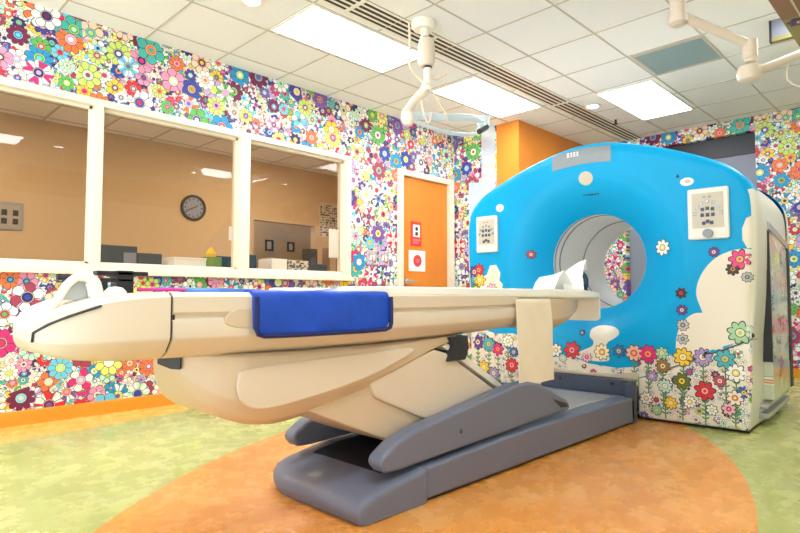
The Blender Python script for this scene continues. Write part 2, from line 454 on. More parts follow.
for q in ((0, .54, 0, .02), (0, .54, .52, .54), (0, .02, .02, .52), (.52, .54, .02, .52)): f.box(q[0], q[1], q[2], q[3], -.010, -.002)
f.build('frame', M['tbar'], gv, local=True)
f = MB().box(.02, .52, .02, .52, -.005, -.002)
for k in range(24): f.box(.03+k*.02, .038+k*.02, .02, .52, -.009, -.004)
f.build('grille_face', M['sky'], gv, local=True)
sd = thing('slot_diffuser', 'long white air slot with dark gaps running along the ceiling', 'air diffuser', (X0, 2.70, H))
L = XF-X0
box(0, L, .0, .22, -.004, -.001).build('slot_backing', M['black'], sd, local=True)
for k in range(5):
    wd = .024 if k in (0, 4) else .018
    y = (0, .052, .101, .150, .196)[k]
    box(0, L, y, y+wd, -.007, -.002).build('blade', M['white'], sd, local=True)
for x in (1.2, 3.9, 4.62, 6.6): box(x, x+.03, .0, .22, -.009, -.003).build('joint_strip', M['white'], sd, local=True)
sp = thing('sprinkler', 'small dark sprinkler head on the ceiling by the air slot', 'sprinkler', (6.0, 2.64, H))
MB().lathe([(.035, -.006), (.035, -.001), (.012, -.001), (.012, -.006)], n=16).build('escutcheon', M['white'], sp, local=True)
a = MB().lathe([(.011, -.045), (.011, -.004)], n=10); a.lathe([(.026, -.055), (.026, -.05)], n=12); a.build('head', M['dark'], sp, local=True)

# suspended arm with cables and an acrylic shield
V = Vector
hm = thing('ceiling_pendant', 'white jointed ceiling pendant with looped cables and a clear acrylic shield', 'ceiling pendant', (2.90, 2.64, H))
MB().lathe([(.02, -.001), (.085, -.001), (.085, -.035), (.07, -.06), (.02, -.06)], (2.9, 2.64, H)).build('ceiling_flange', M['white'], hm)
MB().lathe([(.035, 0), (.052, -.01), (.058, -.06), (.058, -.17), (.045, -.20), (.02, -.20)], (2.9, 2.61, H-.13)).build('canister', M['cream'], hm)
MB().lathe([(.03, 0), (.03, -.08)], (2.9, 2.625, H-.055)).build('neck', M['white'], hm)
for r_, y_, z_ in ((.033, 2.61, H-.125), (.03, 2.60, H-.335)): MB().lathe([(r_, 0), (r_, -.012)], (2.9, y_, z_)).build('dark_ring', M['dark'], hm)
MB().tube([(2.9, 2.60, H-.34), (2.9, 2.60, H-.50)], .027, 14).build('drop_tube', M['white'], hm)
MB().tube([(2.9, 2.60, 2.29), (2.90, 2.63, 2.24), (2.89, 2.72, 2.19), (2.89, 2.77, 2.15), (2.89, 2.78, 2.09)], [.034, .034, .030, .03, .026], 12).build('elbow', M['cream'], hm)
a = MB(); a.lathe([(.02, .05), (.045, .04), (.048, -.02), (.03, -.05)], (2.89, 2.78, 2.08)); a.build('swivel', M['white'], hm)
E1 = V((2.90, 2.78, 2.10)); E2 = V((3.98, 2.93, 2.33))
MB().tube([(2.9, 2.6, 2.33), (2.96, 2.57, 2.33), (3.01, 2.52, 2.37)], .011, 8).build('grip', M['cream'], hm)
def cable(pts, r=.006): MB().tube(smooth_poly(pts, 6), r, 6).build('cable', M['cream'], hm)
cable([(2.84, 2.72, H-.003), (2.85, 2.72, 2.55), (2.84, 2.71, 2.42), (2.88, 2.66, 2.33), (2.9, 2.62, 2.28)], .009)
cable([(2.9, 2.62, 2.30), (2.9, 2.66, 2.2), (2.92, 2.66, 2.1), (2.93, 2.62, 2.02), (2.94, 2.60, 2.09)])
cable([(2.9, 2.6, 2.28), (2.95, 2.57, 2.2), (2.99, 2.53, 2.1), (3.05, 2.55, 2.04), (3.1, 2.6, 2.1)])
cable([(2.89, 2.62, 2.26), (2.87, 2.74, 2.17), (2.85, 2.80, 2.12), (2.87, 2.82, 2.06)])
# the spring arm and the clear tray it carries
MB().tube([E1, (3.2, 2.70, 2.14), (3.55, 2.72, 2.22), E2], [.034, .03, .03, .026], 12).build('spring_arm', M['frost'], hm)
MB().tube(smooth_poly([(2.96, 2.76, 2.06), (3.2, 2.70, 2.03), (3.6, 2.75, 2.10), (3.9, 2.90, 2.25)], 5), .016, 8).build('lower_rod', M['frost'], hm)
a = MB(); a.tube([(3.62, 2.70, 2.12), (3.75, 2.72, 2.19)], .022, 10); a.build('dark_grip', M['dark'], hm)
MB().lathe([(.02, .06), (.055, .05), (.055, -.04), (.03, -.06)], (3.99, 2.93, 2.33)).build('end_swivel', M['frost'], hm)
a = MB().prism([(3.985, 2.95), (4.055, 2.855), (4.064, 2.862), (3.994, 2.957)], 'z', 1.50, 2.30, bev=.002)
a.build('shield_strip', M['frost2'], hm)
a = MB().prism([(3.915, 3.035), (4.000, 2.925), (4.010, 2.933), (3.925, 3.043)], 'z', 1.44, 1.80, bev=.003)
a.build('shield_plate', M['frost'], hm)

# boom arm at the right
bm = thing('boom_arm', 'cream jointed boom arm hanging from the ceiling at upper right', 'boom arm', (3.396, 1.117, H))
p0 = V((3.396, 1.117, 2.44)); p1 = V((3.683, .828, 2.235)); 
MB().tube([(3.396, 1.117, H-.001), (3.396, 1.117, 2.385)], .042, 18).build('column', M['cream'], bm)
MB().lathe([(.05, .02), (.05, -.02), (.03, -.035)], (3.396, 1.117, 2.395)).build('column_collar', M['cream'], bm)
MB().tube([p0+V((.01, -.01, -.02)), p1+V((-.005, .005, .02))], [.028, .026], 14).build('upper_arm', M['cream'], bm)
MB().lathe([(.02, .055), (.038, .05), (.038, -.05), (.03, -.06), (.03, -.075), (.02, -.08)], (3.683, .828, 2.225)).build('joint', M['cream'], bm)
MB().lathe([(.02, .045), (.055, .035), (.062, 0), (.055, -.04), (.03, -.055)], (3.675, .836, 2.085)).build('spring_housing', M['cream'], bm)
MB().tube([(3.70, .81, 2.095), (3.80, .71, 2.15), (3.95, .56, 2.235), (4.1, .40, 2.26)], .024, 12).build('lower_arm', M['cream'], bm)
MB().lathe([(.02, .05), (.04, .04), (.04, -.10), (.02, -.12)], (4.1, .40, 2.26)).build('end_joint', M['cream'], bm)
MB().tube(smooth_poly([(3.83, .67, 2.15), (3.84, .68, 2.05), (3.88, .62, 2.00), (3.95, .55, 2.02), (4.05, .45, 2.15)], 6), .005, 6).build('cable', M['beige'], bm)

# ceiling-hung panel and box at the upper right corner
hb = thing('ceiling_box', 'brown and olive bottomed box hung from the ceiling at the top right corner', 'hanging box', (3.0, .2, 2.2))
box(1.6, 3.37, -.15, .615, 2.205, 2.42, bev=.006).build('box_body', M['brown'], hb)
box(3.375, 3.79, -.15, .615, 2.205, 2.42, bev=.006).build('end_panel', M['olive'], hb)
a = MB()
for y in (.53, .44): a.box(2.2, 3.365, y, y+.008, 2.199, 2.206)
a.build('pale_seam', M['beige'], hb)
for (x, y) in ((2.2, .2), (3.2, .2)): MB().tube([(x, y, 2.415), (x, y, H-.001)], .025, 12).build('hanger', M['white'], hb)
def flat_flower(mb, cy, cz, r, n, fx, ph=0., flip=False):
    """daisy of round petals: outline (0), petals (1), centre (2), seen along -x of the frame; fx(y,z) gives x"""
    def disc(y, z, rad, off, mi, k=10, sy=1., ang=0.):
        mb.mi = mi; vs = []
        for i in range(k):
            a_ = 2*PI*i/k; u_, v_ = rad*math.cos(a_)*sy, rad*math.sin(a_)
            yy = y+u_*math.cos(ang)-v_*math.sin(ang); zz = z+u_*math.sin(ang)+v_*math.cos(ang)
            vs.append(mb.v(fx(yy, zz)-off, yy, zz))
        mb.face(vs)
    pr = r*.62*math.sin(PI/n)*1.12
    for i in range(n):
        a_ = ph+2*PI*i/n; y, z = cy+r*.64*math.cos(a_), cz+r*.64*math.sin(a_)
        disc(y, z, pr*1.12+.0012, .0016+.00004*i, 0, 12, 1.55, a_)
        disc(y, z, pr*.93, .0024+.00004*i, 1, 12, 1.55, a_)
    disc(cy, cz, r*.42, .0031, 0, 18); disc(cy, cz, r*.36, .0036, 2, 18); disc(cy, cz, r*.17, .0041, 1, 12)
a = MB()
t_ = bmesh.new()
f2 = MB(); flat_flower(f2, 0, 0, .05, 7, lambda y, z: 0.)
f2.b.transform(Matrix(((0, 1, 0, 3.43), (0, 0, 1, .545), (1, 0, 0, 2.2048), (0, 0, 0, 1))))
f2.build('flower_sticker', [M['ink'], M['purple'], M['yellow']], hb)
hp = thing('hanging_panel', 'small pale panel with a dark edge hung from the ceiling behind the boom arm', 'panel', (4.615, .8, H))
box(4.60, 4.63, .66, .90, 2.615, H).build('panel_face', M['greyw'], hp)
a = MB(); a.box(4.595, 4.635, .90, .914, 2.585, H); a.build('dark_edge', M['dark'], hp)
box(4.592, 4.638, .66, .90, 2.585, 2.615).build('lower_rail', M['olive'], hp)

# ------------------------------------------------------------------ the scanner gantry (built in its own frame: x into the machine, y to the left)
G = thing('ct_gantry', 'bright blue scanner gantry with round bore, white clouds and printed flowers', 'CT scanner', (3.80, 1.90, 0), R_(3.5))
CZ = 1.07
half = [(0, 1.905), (.10, 1.903), (.25, 1.875), (.45, 1.818), (.60, 1.762), (.745, 1.70), (.87, 1.635), (.955, 1.565), (1.005, 1.49), (1.03, 1.40), (1.033, 1.2), (1.022, .9), (1.008, .70), (.995, .565)]
low = [(.995, .565), (.85, .497), (.712, .439), (.5, .34), (.315, .268), (0, .250)]
hs = smooth_poly(half, 8); ls = smooth_poly(low, 6)
right = hs + ls[1:]
OUT = [(-y, z) for y, z in right] + [(y, z) for y, z in reversed(right)][1:-1]
def ray_R(th):
    dy, dz = math.cos(th), math.sin(th); best = 9.
    n = len(OUT)
    for i in range(n):
        (ay, az), (by, bz) = OUT[i], OUT[(i+1) % n]
        az -= CZ; bz -= CZ; ey, ez = by-ay, bz-az
        den = dy*ez-dz*ey
        if abs(den) < 1e-9: continue
        t = (ay*ez-az*ey)/den; s_ = (ay*dz-az*dy)/den
        if t > 0 and -1e-6 <= s_ <= 1+1e-6: best = min(best, t)
    return best
NA = 240
RT = [ray_R(2*PI*k/NA) for k in range(NA)]
def R_at(th):
    q = (th/(2*PI) % 1)*NA; i = int(q) % NA; f_ = q-int(q)
    return RT[i]*(1-f_)+RT[(i+1) % NA]*f_
RB, RF = .345, .60
def bev_at(th):
    z = CZ+R_at(th)*math.sin(th); u = max(0., min(1., (z-.57)/.2)); return .010+.06*u
def prof_x(r, Ro, bs=.07):
    if r < RF:
        u = (RF-r)/(RF-RB); x = .012+.17*u**1.6
    else: x = .012*max(0., 1-(r-RF)/.05)
    e = Ro-r
    if e < bs: x += .71*bs*(1-math.sqrt(max(0., 1-(min(1., (bs-e)/bs))**2)))
    return x
def surf(y, z):
    r = math.hypot(y, z-CZ); th = math.atan2(z-CZ, y); return prof_x(r, R_at(th), bev_at(th))
def polar_cover(name, m, x0, sgn, depth):
    mb = MB(); rings = []
    fr_ = [0, .15, .3, .45, .6, .75, .9, .999]
    for k in range(NA):
        th = 2*PI*k/NA; Ro = RT[k]; bs = bev_at(th); c, s_ = math.cos(th), math.sin(th)
        rs = [RB+(RF-RB)*f_ for f_ in fr_] + [RF+.001, RF+.025, RF+.05] + [RF+.05+(Ro-bs-RF-.05)*f_ for f_ in (.33, .66, 1.)] + [Ro-bs+bs*math.sin(PI/2*f_) for f_ in (.25, .45, .62, .77, .9, 1.)]
        rings.append([(x0+sgn*prof_x(r, Ro, bs), r*c, CZ+r*s_) for r in rs] + [(x0+sgn*depth, Ro*c, CZ+Ro*s_)])
    rings.append(rings[0])
    mb.loft(rings, closed=False, caps=False)
    for f in mb.b.faces:
        q = f.calc_center_median(); Ro = R_at(math.atan2(q.z-CZ, q.y))
        if math.hypot(q.y, q.z-CZ) > Ro-.026 and abs(q.y) > .9 and q.z < 1.46: f.material_index = 1
    return mb.build(name, [m, M['body']], G, local=True, sharp=28, weld=True)
FC = polar_cover('front_cover', M['blue'], 0., 1, .22)
polar_cover('rear_cover', M['blue'], 1.36, -1, .16)
# bore
mb = MB(); n = 64; prof = [(.18, RB), (.21, .352), (.24, .355), (.9, .355), (1.0, .352), (1.18, RB)]
mb.loft([[(x, r*math.cos(2*PI*k/n), CZ+r*math.sin(2*PI*k/n)) for k in range(n)] for x, r in prof], True, False)
mb.build('bore', M['bore'], G, local=True)
for x in (.215, .30, .74):
    mb = MB(); mb.loft([[(xx, r*math.cos(2*PI*k/n), CZ+r*math.sin(2*PI*k/n)) for k in range(n)] for xx, r in ((x, .3548), (x+.004, .349), (x+.014, .349), (x+.018, .3548))], True, False)
    mb.build('bore_ring', M['borel'], G, local=True)
# white body behind the front cover, swelling at the sides
body = [(-y, z) for y, z in hs if z > .56]
bl = [(-.99, .45), (-.98, .2), (-.965, .02)]
half_b = body + bl
def body_ring(x, dy, dz):
    pts = []
    for y, z in half_b:
        k = max(0., min(1., (-y-.3)/.6)); kz = 1. if z < 1.35 else max(0., 1-(z-1.35)/.5)**.5
        pts.append((x, (y*.985-dy*k*kz), z-(dz if z > 1. else 0.)))
    return pts + [(q[0], -q[1], q[2]) for q in reversed(pts)]
mb = MB()
st = [(.10, 0., .02), (.2, .005, .02), (.32, .015, .025), (.5, .022, .03), (.8, .024, .03), (1.05, .02, .03), (1.2, .01, .03), (1.28, .0, .03)]
mb.loft([body_ring(*q) for q in st], True, False)
mb.build('side_body', M['body'], G, local=True, sharp=40)
for sg, nm in ((-1, 'lower_cover'), (1, 'lower_cover')):
    pts = [(sg*.33, .274), (sg*.5, .336), (sg*.712, .435), (sg*.85, .492), (sg*.995, .561), (sg*.992, .3), (sg*.968, .02), (sg*.33, .02)]
    a = MB().prism(pts, 'x', .0, .24, bev=.018, seg=3); a.b.normal_update()
    for f in a.b.faces:
        if abs(f.normal.x) < .6: f.material_index = 1
    a.build(nm, [M['field'], M['body']], G, local=True)
MB().prism([(-.34, .264), (.34, .264), (.34, .315), (.2, .292), (0, .285), (-.2, .292), (-.34, .315)], 'x', -.022, .10, bev=.008).build('lower_lip', M['beige'], G, local=True)
a = MB(); a.box(.05, 1.25, -.955, -.36, .0, .03); a.box(.05, 1.25, .36, .955, .0, .03); a.box(.2, 1.25, -.36, .36, 0, .03); a.build('kick_shadow', M['black'], G, local=True)  # black kick painting in the shadow line under the covers
# side door with its gaskets
yS = -1.040
a = MB().prism([(.38, .16), (1.16, .16), (1.16, 1.15), (.38, 1.235)], 'y', yS, yS+.10, bev=.006); a.build('side_door', M['field_side'], G, local=True)
for sgn in (1,):
    a = MB(); a.box(.355, .378, yS-.004, yS+.09, .40, 1.235, bev=.003); a.build('door_gasket', M['dark'], G, local=True)
    a = MB(); a.box(1.10, 1.20, yS-.006, yS+.09, .16, 1.17, bev=.004); a.build('door_gasket', M['dark'], G, local=True)
    a = MB().prism([(.36, 1.24), (1.2, 1.155), (1.2, 1.20), (.36, 1.29)], 'y', yS-.008, yS+.08, bev=.004); a.build('door_top_rail', M['silver'], G, local=True)
a = MB().box(.30, 1.20, -1.02, -.95, .05, .085, bev=.006); a.box(.30, 1.20, -1.015, -.95, .115, .14, bev=.006); a.build('side_skirt', M['silver'], G, local=True)

# decals: white clouds and field ground, following the cover
def decal(name, poly, m, off=.0012, parent=G, ground=surf, **kw):
    t = bmesh.new()
    pv = [t.verts.new((0., y, z)) for y, z in poly]
    for tri in tessellate_polygon([[Vector((y, z, 0.)) for y, z in poly]]): t.faces.new([pv[q] for q in tri])
    for _ in range(6):
        bmesh.ops.subdivide_edges(t, edges=[e for e in t.edges if e.calc_length() > .028], cuts=1)
        bmesh.ops.triangulate(t, faces=t.faces[:])
    for q in t.verts: q.co.x = ground(q.co.y, q.co.z)-off
    mb = MB(); mb.b.free(); mb.b = t
    o = mb.build(name, m, parent, local=True, sharp=60); return o
def bumps(pts):
    """scalloped outline through arcs: (cy,cz,r,a0,a1)"""
    out = []
    for cy, cz, r, a0, a1 in pts:
        for k in range(11):
            a_ = R_(a0+(a1-a0)*k/10); out.append((cy+r*math.cos(a_), cz+r*math.sin(a_)))
    return out
M['decal_white'] = mat('white_print', (238,228,208), .35, coat=.2)
decal('cloud_print', smooth_poly([(-1.030, 1.085), (-.97, 1.098), (-.90, 1.088), (-.82, 1.052), (-.755, .985), (-.712, .90), (-.702, .82), (-.722, .75)], 5) + smooth_poly([(-.735, .712), (-.69, .708), (-.64, .675), (-.60, .62), (-.578, .54), (-.574, .47)], 5) + [(-.577, .40), (-.60, .395), (-.712, .4400), (-.85, .498), (-.994, .569)] + [(-1.010, .75), (-1.0215, .9)], M['decal_white'])
decal('cloud_print', [(-1.0305, 1.10), (-.985, 1.10), (-.962, 1.15), (-.962, 1.22), (-.985, 1.28), (-1.031, 1.305), (-1.0315, 1.2)], M['decal_white'])
decal('cloud_print', [(.995, .85), (.70, .85), (.685, .91), (.715, .94), (.705, 1.0), (.745, 1.065), (.80, 1.06), (.83, .99), (.87, .97), (.90, .92), (.96, .90)], M['decal_white'])
decal('field_print', [(-.60, .388), (-.5, .341), (-.335, .276), (-.335, .40), (-.37, .43), (-.42, .40), (-.48, .455), (-.54, .44), (-.57, .42)], M['field'])
decal('field_print', [(.985, .567), (.85, .498), (.712, .440), (.5, .341), (.33, .276), (.15, .262), (.0, .262), (-.15, .262), (-.33, .28), (-.34, .35), (-.2, .33), (0, .345), (.15, .40), (.3, .36), (.5, .50), (.6, .53), (.75, .52), (.85, .55), (.95, .60)], M['field'], off=.0009)
decal('white_shape', smooth_poly([(-.03, .50), (.0, .53), (.0, .578), (-.04, .604), (-.10, .612), (-.17, .602), (-.205, .575), (-.20, .548), (-.165, .52), (-.13, .495), (-.12, .455), (-.14, .41), (-.14, .375), (-.05, .365), (.06, .375), (.10, .40), (.03, .44), (-.02, .465)], 4, True), M['decal_white'], off=.0016)

# top display, control panels, small round marks
arc = [(y, 1.905-.34*y*y-.03) for y in (.25, .18, .1, .02, -.06, -.13, -.185)]
poly = arc + [(y, z-.115) for y, z in reversed(arc)]
M['disp'] = mat('display_grey', (142,150,156), .3, noise=.1, nscale=30)
dsp = decal('top_display', poly, M['disp'], off=.004)
a = MB()
for k, (y, wv) in enumerate(((.135, .018), (.108, .014), (.086, .016), (.062, .014))):
    for dz_ in (0, .012, .024): a.box(-.0072+surf(y, 1.83), -.0052+surf(y, 1.83), y-wv, y, 1.823+dz_, 1.831+dz_)
a.build('display_print', M['paperw'], G, local=True)
def disc_part(name, y, z, ry, rz_, m, off=.003):
    mb = MB(); vs = [(y+ry*math.cos(2*PI*k/24), z+rz_*math.sin(2*PI*k/24)) for k in range(24)]
    A = [mb.v(surf(*p)-off, *p) for p in vs]; B = [mb.v(surf(*p)+.001, *p) for p in vs]
    mb.face(A)
    for k in range(24): mb.face([A[k], A[(k+1) % 24], B[(k+1) % 24], B[k]])
    return mb.build(name, m, G, local=True)
disc_part('round_cover', .004, 1.657, .052, .048, M['beige'])
disc_part('oval_light', .704, 1.514, .034, .030, M['paperw']); disc_part('oval_dot', .700, 1.512, .012, .011, M['beige'], .005)
disc_part('oval_light', -.665, 1.541, .040, .026, M['paperw']); disc_part('oval_dot', -.670, 1.543, .018, .012, M['beige'], .005)
a = MB()
for k in range(6): y = .045-.02*k; a.box(surf(y, 1.545)-.003, surf(y, 1.545), y-.013, y+.002, 1.538+.002*abs(3-k), 1.556-.002*(k % 2))
a.build('dark_lettering', M['black'], G, local=True)
a = MB(); a.prism([(-.60, 1.575), (-.622, 1.575), (-.611, 1.60)], 'x', -.003, .0); a.build('dark_mark', M['black'], G, local=True)
def panel(y0, y1, z0, z1, knob):
    p = MB(); p.box(-.026, .004, y0, y1, z0, z1, bev=.012, seg=3)
    o = p.build('control_panel', M['body'], G, local=True)
    w_ = y1-y0; h_ = z1-z0
    box(-.0285, -.0255, y0+.12*w_, y1-.12*w_, z0+.22*h_, z1-.10*h_).build('panel_recess', M['beige'], o, local=True)
    cy = (y0+y1)/2; a = MB()
    for k in range(7):
        an = R_(10+160*k/6); yy, zz = cy+.32*w_*math.cos(an), z0+.46*h_+.27*h_*math.sin(an)
        a.box(-.033, -.028, yy-.010, yy+.010, zz-.010, zz+.010, bev=.003)
    a.build('button_ring', M['silver'], o, local=True)
    a = MB()
    for dy, dz_ in ((0, .04), (-.03, 0), (.03, 0), (0, -.04), (0, 0), (.028, .035), (-.028, .035), (.022, -.05), (-.022, -.05)):
        a.box(-.034, -.028, cy+dy-.010, cy+dy+.010, z0+.47*h_+dz_-.011, z0+.47*h_+dz_+.011, bev=.003)
    a.build('keypad', M['greyd'], o, local=True)
    a = MB(); a.box(-.031, -.028, cy-.02, cy-.005, z1-.2*h_, z1-.16*h_); a.box(-.031, -.028, cy+.01, cy+.025, z1-.2*h_, z1-.16*h_); a.build('indicator', M['borel'], o, local=True)
    if knob: MB().lathe([(.028, -.022), (.028, 0)], (-.025, cy, z0+.11*h_), 'x', 18).build('stop_knob', M['borel'], o, local=True)
panel(-.90, -.668, 1.165, 1.485, True)
panel(.718, .915, 1.165, 1.458, False)

# flower stickers
FS = [(0.122,0.431,0.057,'red'),(0.012,0.389,0.035,'pinkw'),(-0.096,0.431,0.055,'yelw'),(-0.213,0.445,0.040,'navyb'),(-0.312,0.438,0.053,'peach'),(-0.402,0.437,0.059,'mag'),(-0.489,0.449,0.038,'mint'),(-0.615,0.432,0.056,'yel'),(-0.729,0.440,0.055,'lav'),(-0.850,0.436,0.054,'teal'),(-0.906,0.357,0.053,'white'),(-0.493,0.366,0.045,'tan'),(-0.735,0.233,0.055,'red'),(-0.605,0.281,0.050,'olive'),(-0.819,0.302,0.036,'pink'),(-0.897,0.209,0.042,'orange'),(-0.945,0.245,0.035,'blue'),(-0.503,0.240,0.045,'pale'),(-0.863,0.140,0.036,'pinkw'),(-0.536,0.136,0.038,'yel'),(-0.648,0.156,0.038,'white'),(-0.424,0.296,0.032,'lav'),(-0.385,0.149,0.039,'white'),(-0.450,0.081,0.032,'mint'),(-0.771,0.122,0.030,'white'),(-0.493,1.135,0.052,'white'),(-0.807,1.086,0.031,'purple'),(-0.945,1.036,0.054,'pinkp'),(-0.907,0.978,0.036,'brown'),(-0.980,0.928,0.030,'grey'),(-0.613,0.835,0.031,'dark'),(-0.616,0.728,0.032,'purple'),(-0.619,0.633,0.037,'grey'),(-0.617,0.545,0.031,'grey'),(-0.935,0.597,0.066,'mint'),(0.060,0.555,0.021,'blue'),(0.471,1.137,0.030,'pink'),(0.920,0.447,0.055,'purple'),(0.817,0.437,0.056,'teal'),(0.734,0.402,0.047,'mag'),(0.644,0.469,0.046,'white'),(0.592,0.388,0.039,'blue'),(0.865,0.251,0.047,'yel'),(0.773,0.212,0.047,'lav'),(0.611,0.287,0.054,'red'),(0.950,1.014,0.049,'purple'),(0.906,1.029,0.049,'redp'),(0.945,0.957,0.041,'teal'),(0.897,0.947,0.048,'yel'),(0.785,0.866,0.048,'pinkw'),(0.936,0.883,0.041,'olive'),(0.245,0.424,0.044,'white'),(0.192,0.370,0.029,'pale')]
def seam_z(y): 
    y = abs(y); p = low[::-1]
    for (a0, b0), (a1, b1) in zip(p, p[1:]):
        if a0 <= y <= a1: return b0+(b1-b0)*(y-a0)/(a1-a0)
    return .56
def fx(y, z): return surf(y, z) if z > seam_z(y) else (.0 if abs(y) < .95 else 0.003)
for i, (y, z, r, k) in enumerate(FS):
    mb = MB()
    if z < .47 and abs(y) > .30 and r > .04:       # printed stem with leaves
        mb.mi = 3; zb = max(.035, z-.26 if i % 3 else z-.34)
        segs = 8; zz = [z-(z-zb)*q/segs for q in range(segs+1)]
        A = [mb.v(fx(y-.004, q)-.0013, y-.004, q) for q in zz]; B = [mb.v(fx(y+.004, q)-.0013, y+.004, q) for q in zz]
        for q in range(segs): mb.face([A[q], A[q+1], B[q+1], B[q]])
        for q in range(2, segs):
            if zz[q] < z-r:
                for sg in (-1, 1): mb.face([mb.v(fx(y, zz[q])-.0014, y, zz[q]), mb.v(fx(y, zz[q])-.0014, y+sg*.014, zz[q]+.004), mb.v(fx(y, zz[q])-.0014, y+sg*.026, zz[q]+.02), mb.v(fx(y, zz[q])-.0014, y+sg*.008, zz[q]+.014)])
    flat_flower(mb, y, z, r, 7+i % 3, fx, ph=i*.7)
    mb.build('flower_sticker', [M['ink'], M['p_'+k], M['c_'+k], M['stem']], G, local=True)

# ------------------------------------------------------------------ the scanner table
T = thing('scanner_table', 'long cream scanner table on a grey scissor base reaching to the gantry', 'scanner table', (2.4, 1.88, 0))
YC = 1.88
def hull_ring(x, w_, zt, zb, groove=True, dish=0.):
    hgt = zt-zb; g_ = .010 if groove else 0.
    h_ = [(0., zt-dish), (w_*.6, zt-dish*.6), (w_*.93, zt), (w_, zt-.07*hgt), (w_, zt-.30*hgt), (w_-g_, zt-.34*hgt), (w_-g_, zt-.40*hgt), (w_, zt-.45*hgt), (w_*1.0, zt-.66*hgt), (w_*.985, zt-.72*hgt), (w_*.88, zt-.90*hgt), (w_*.74, zb), (0., zb)]
    pts = [(x, YC-a_, b_) for a_, b_ in h_] + [(x, YC+a_, b_) for a_, b_ in reversed(h_[1:-1])]
    return pts
def smooth_loft(stn, per=4, **kw):
    return [hull_ring(*q, **kw) for q in smooth_poly(stn, per)]
nose = [(.385, .015, .716, .700), (.389, .06, .724, .690), (.40, .11, .738, .674), (.42, .165, .756, .658), (.455, .215, .778, .645), (.52, .255, .802, .637), (.60, .273, .816, .633), (.696, .28, .824, .631)]
MB().loft(smooth_loft(nose, 4, groove=False)).build('head_end_cap', M['cream'], T, sharp=50)
main = [(.704, .28, .824, .631), (1.1, .28, .826, .625), (1.5, .28, .827, .626), (1.95, .28, .827, .634), (2.30, .28, .827, .648), (2.46, .275, .827, .656)]
MB().loft(smooth_loft(main, 4)).build('table_body', M['cream'], T, sharp=50)
crad = [(2.464, .262, .812, .655), (2.7, .262, .812, .640), (2.9, .26, .812, .632), (3.03, .25, .812, .645), (3.12, .235, .812, .675), (3.22, .20, .812, .705), (3.32, .15, .812, .735), (3.42, .06, .81, .765)]
MB().loft(smooth_loft(crad, 4, groove=False)).build('cradle', M['creamd'], T, sharp=50)
MB().loft([hull_ring(x, .272, .822, .637, groove=False) for x in (.690, .712)]).build('dark_seam', M['dark'], T)
# handle recess on the near side
a = MB().prism(smooth_poly([(.86, .735), (.90, .715), (.99, .712), (1.0, .735), (.985, .765), (.90, .775)], 4, True), 'y', YC-.283, YC-.26, bev=.006); a.build('grip_recess', M['creamd'], T)
# pad on top
pd = [(1.35, .20, .842, .815), (1.38, .262, .85, .806), (1.7, .268, .852, .80), (2.5, .268, .853, .795), (3.0, .265, .852, .79), (3.2, .258, .851, .79), (3.34, .24, .849, .79), (3.48, .20, .845, .792), (3.58, .17, .842, .792), (3.615, .155, .832, .785), (3.635, .148, .812, .735), (3.655, .14, .77, .675), (3.668, .135, .71, .650)]
MB().loft(smooth_loft(pd, 4, groove=False, dish=.012)).build('mattress', M['pad'], T, sharp=60)
# lower hull
hull = [(.79, .04, .631, .600), (.806, .10, .632, .545), (.838, .165, .632, .490), (.88, .215, .631, .450), (.95, .24, .629, .408), (1.05, .25, .627, .384), (1.18, .248, .625, .384), (1.4, .245, .625, .422), (1.62, .24, .626, .47), (1.85, .235, .632, .56), (2.0, .23, .635, .605), (2.05, .22, .636, .626)]
MB().loft(smooth_loft(hull, 4, groove=False)).build('lower_hull', M['creamd'], T, sharp=50)
a = MB().prism(smooth_poly([(.93, .56), (.99, .585), (1.4, .597), (1.72, .60), (1.66, .56), (1.45, .50), (1.15, .455), (1.0, .45), (.935, .49)], 3, True), 'y', YC-.255, YC-.235, bev=.008); a.build('hull_panel', M['cream'], T)
vp = smooth_poly([(.789, 1.90), (.791, 1.845), (.797, 1.80), (.807, 1.770)], 3)
a = MB().loft([[(x-.006, y-.006, .626), (x-.006, y-.006, .592-.01*min(1, k/5)), (x+.02, y+.02, .592), (x+.02, y+.02, .626)] for k, (x, y) in enumerate(vp)]); a.build('dark_vent', M['dark'], T)
a = MB().prism([(1.96, .632), (2.09, .634), (2.10, .58), (2.075, .525), (1.95, .525), (1.99, .59)], 'y', YC-.25, YC+.2, bev=.006); a.build('end_bumper', M['dark'], T)
a = MB(); a.lathe([(.006, -.003), (.006, 0)], (.97, YC-.244, .575), 'y', 12); a.build('screw', M['borel'], T)
# lift covers between hull and base
a = MB().prism([(1.18, .425), (1.35, .47), (1.58, .47), (1.98, .26), (1.86, .20), (1.64, .225)], 'y', YC-.215, YC+.215, bev=.012); a.build('lift_cover', M['creamd'], T)
a = MB().prism([(1.50, .475), (1.60, .52), (1.88, .585), (1.97, .560), (2.36, .345), (2.42, .29), (2.35, .25), (1.95, .255), (1.80, .30), (1.58, .395), (1.53, .42)], 'y', YC-.232, YC+.232, bev=.016); a.build('lift_cover', M['cream'], T)
a = MB().prism([(1.94, .592), (1.99, .565), (2.39, .345), (2.42, .362), (2.03, .585), (1.97, .605)], 'y', YC-.225, YC+.225, bev=.006); a.build('lift_edge', M['body'], T)
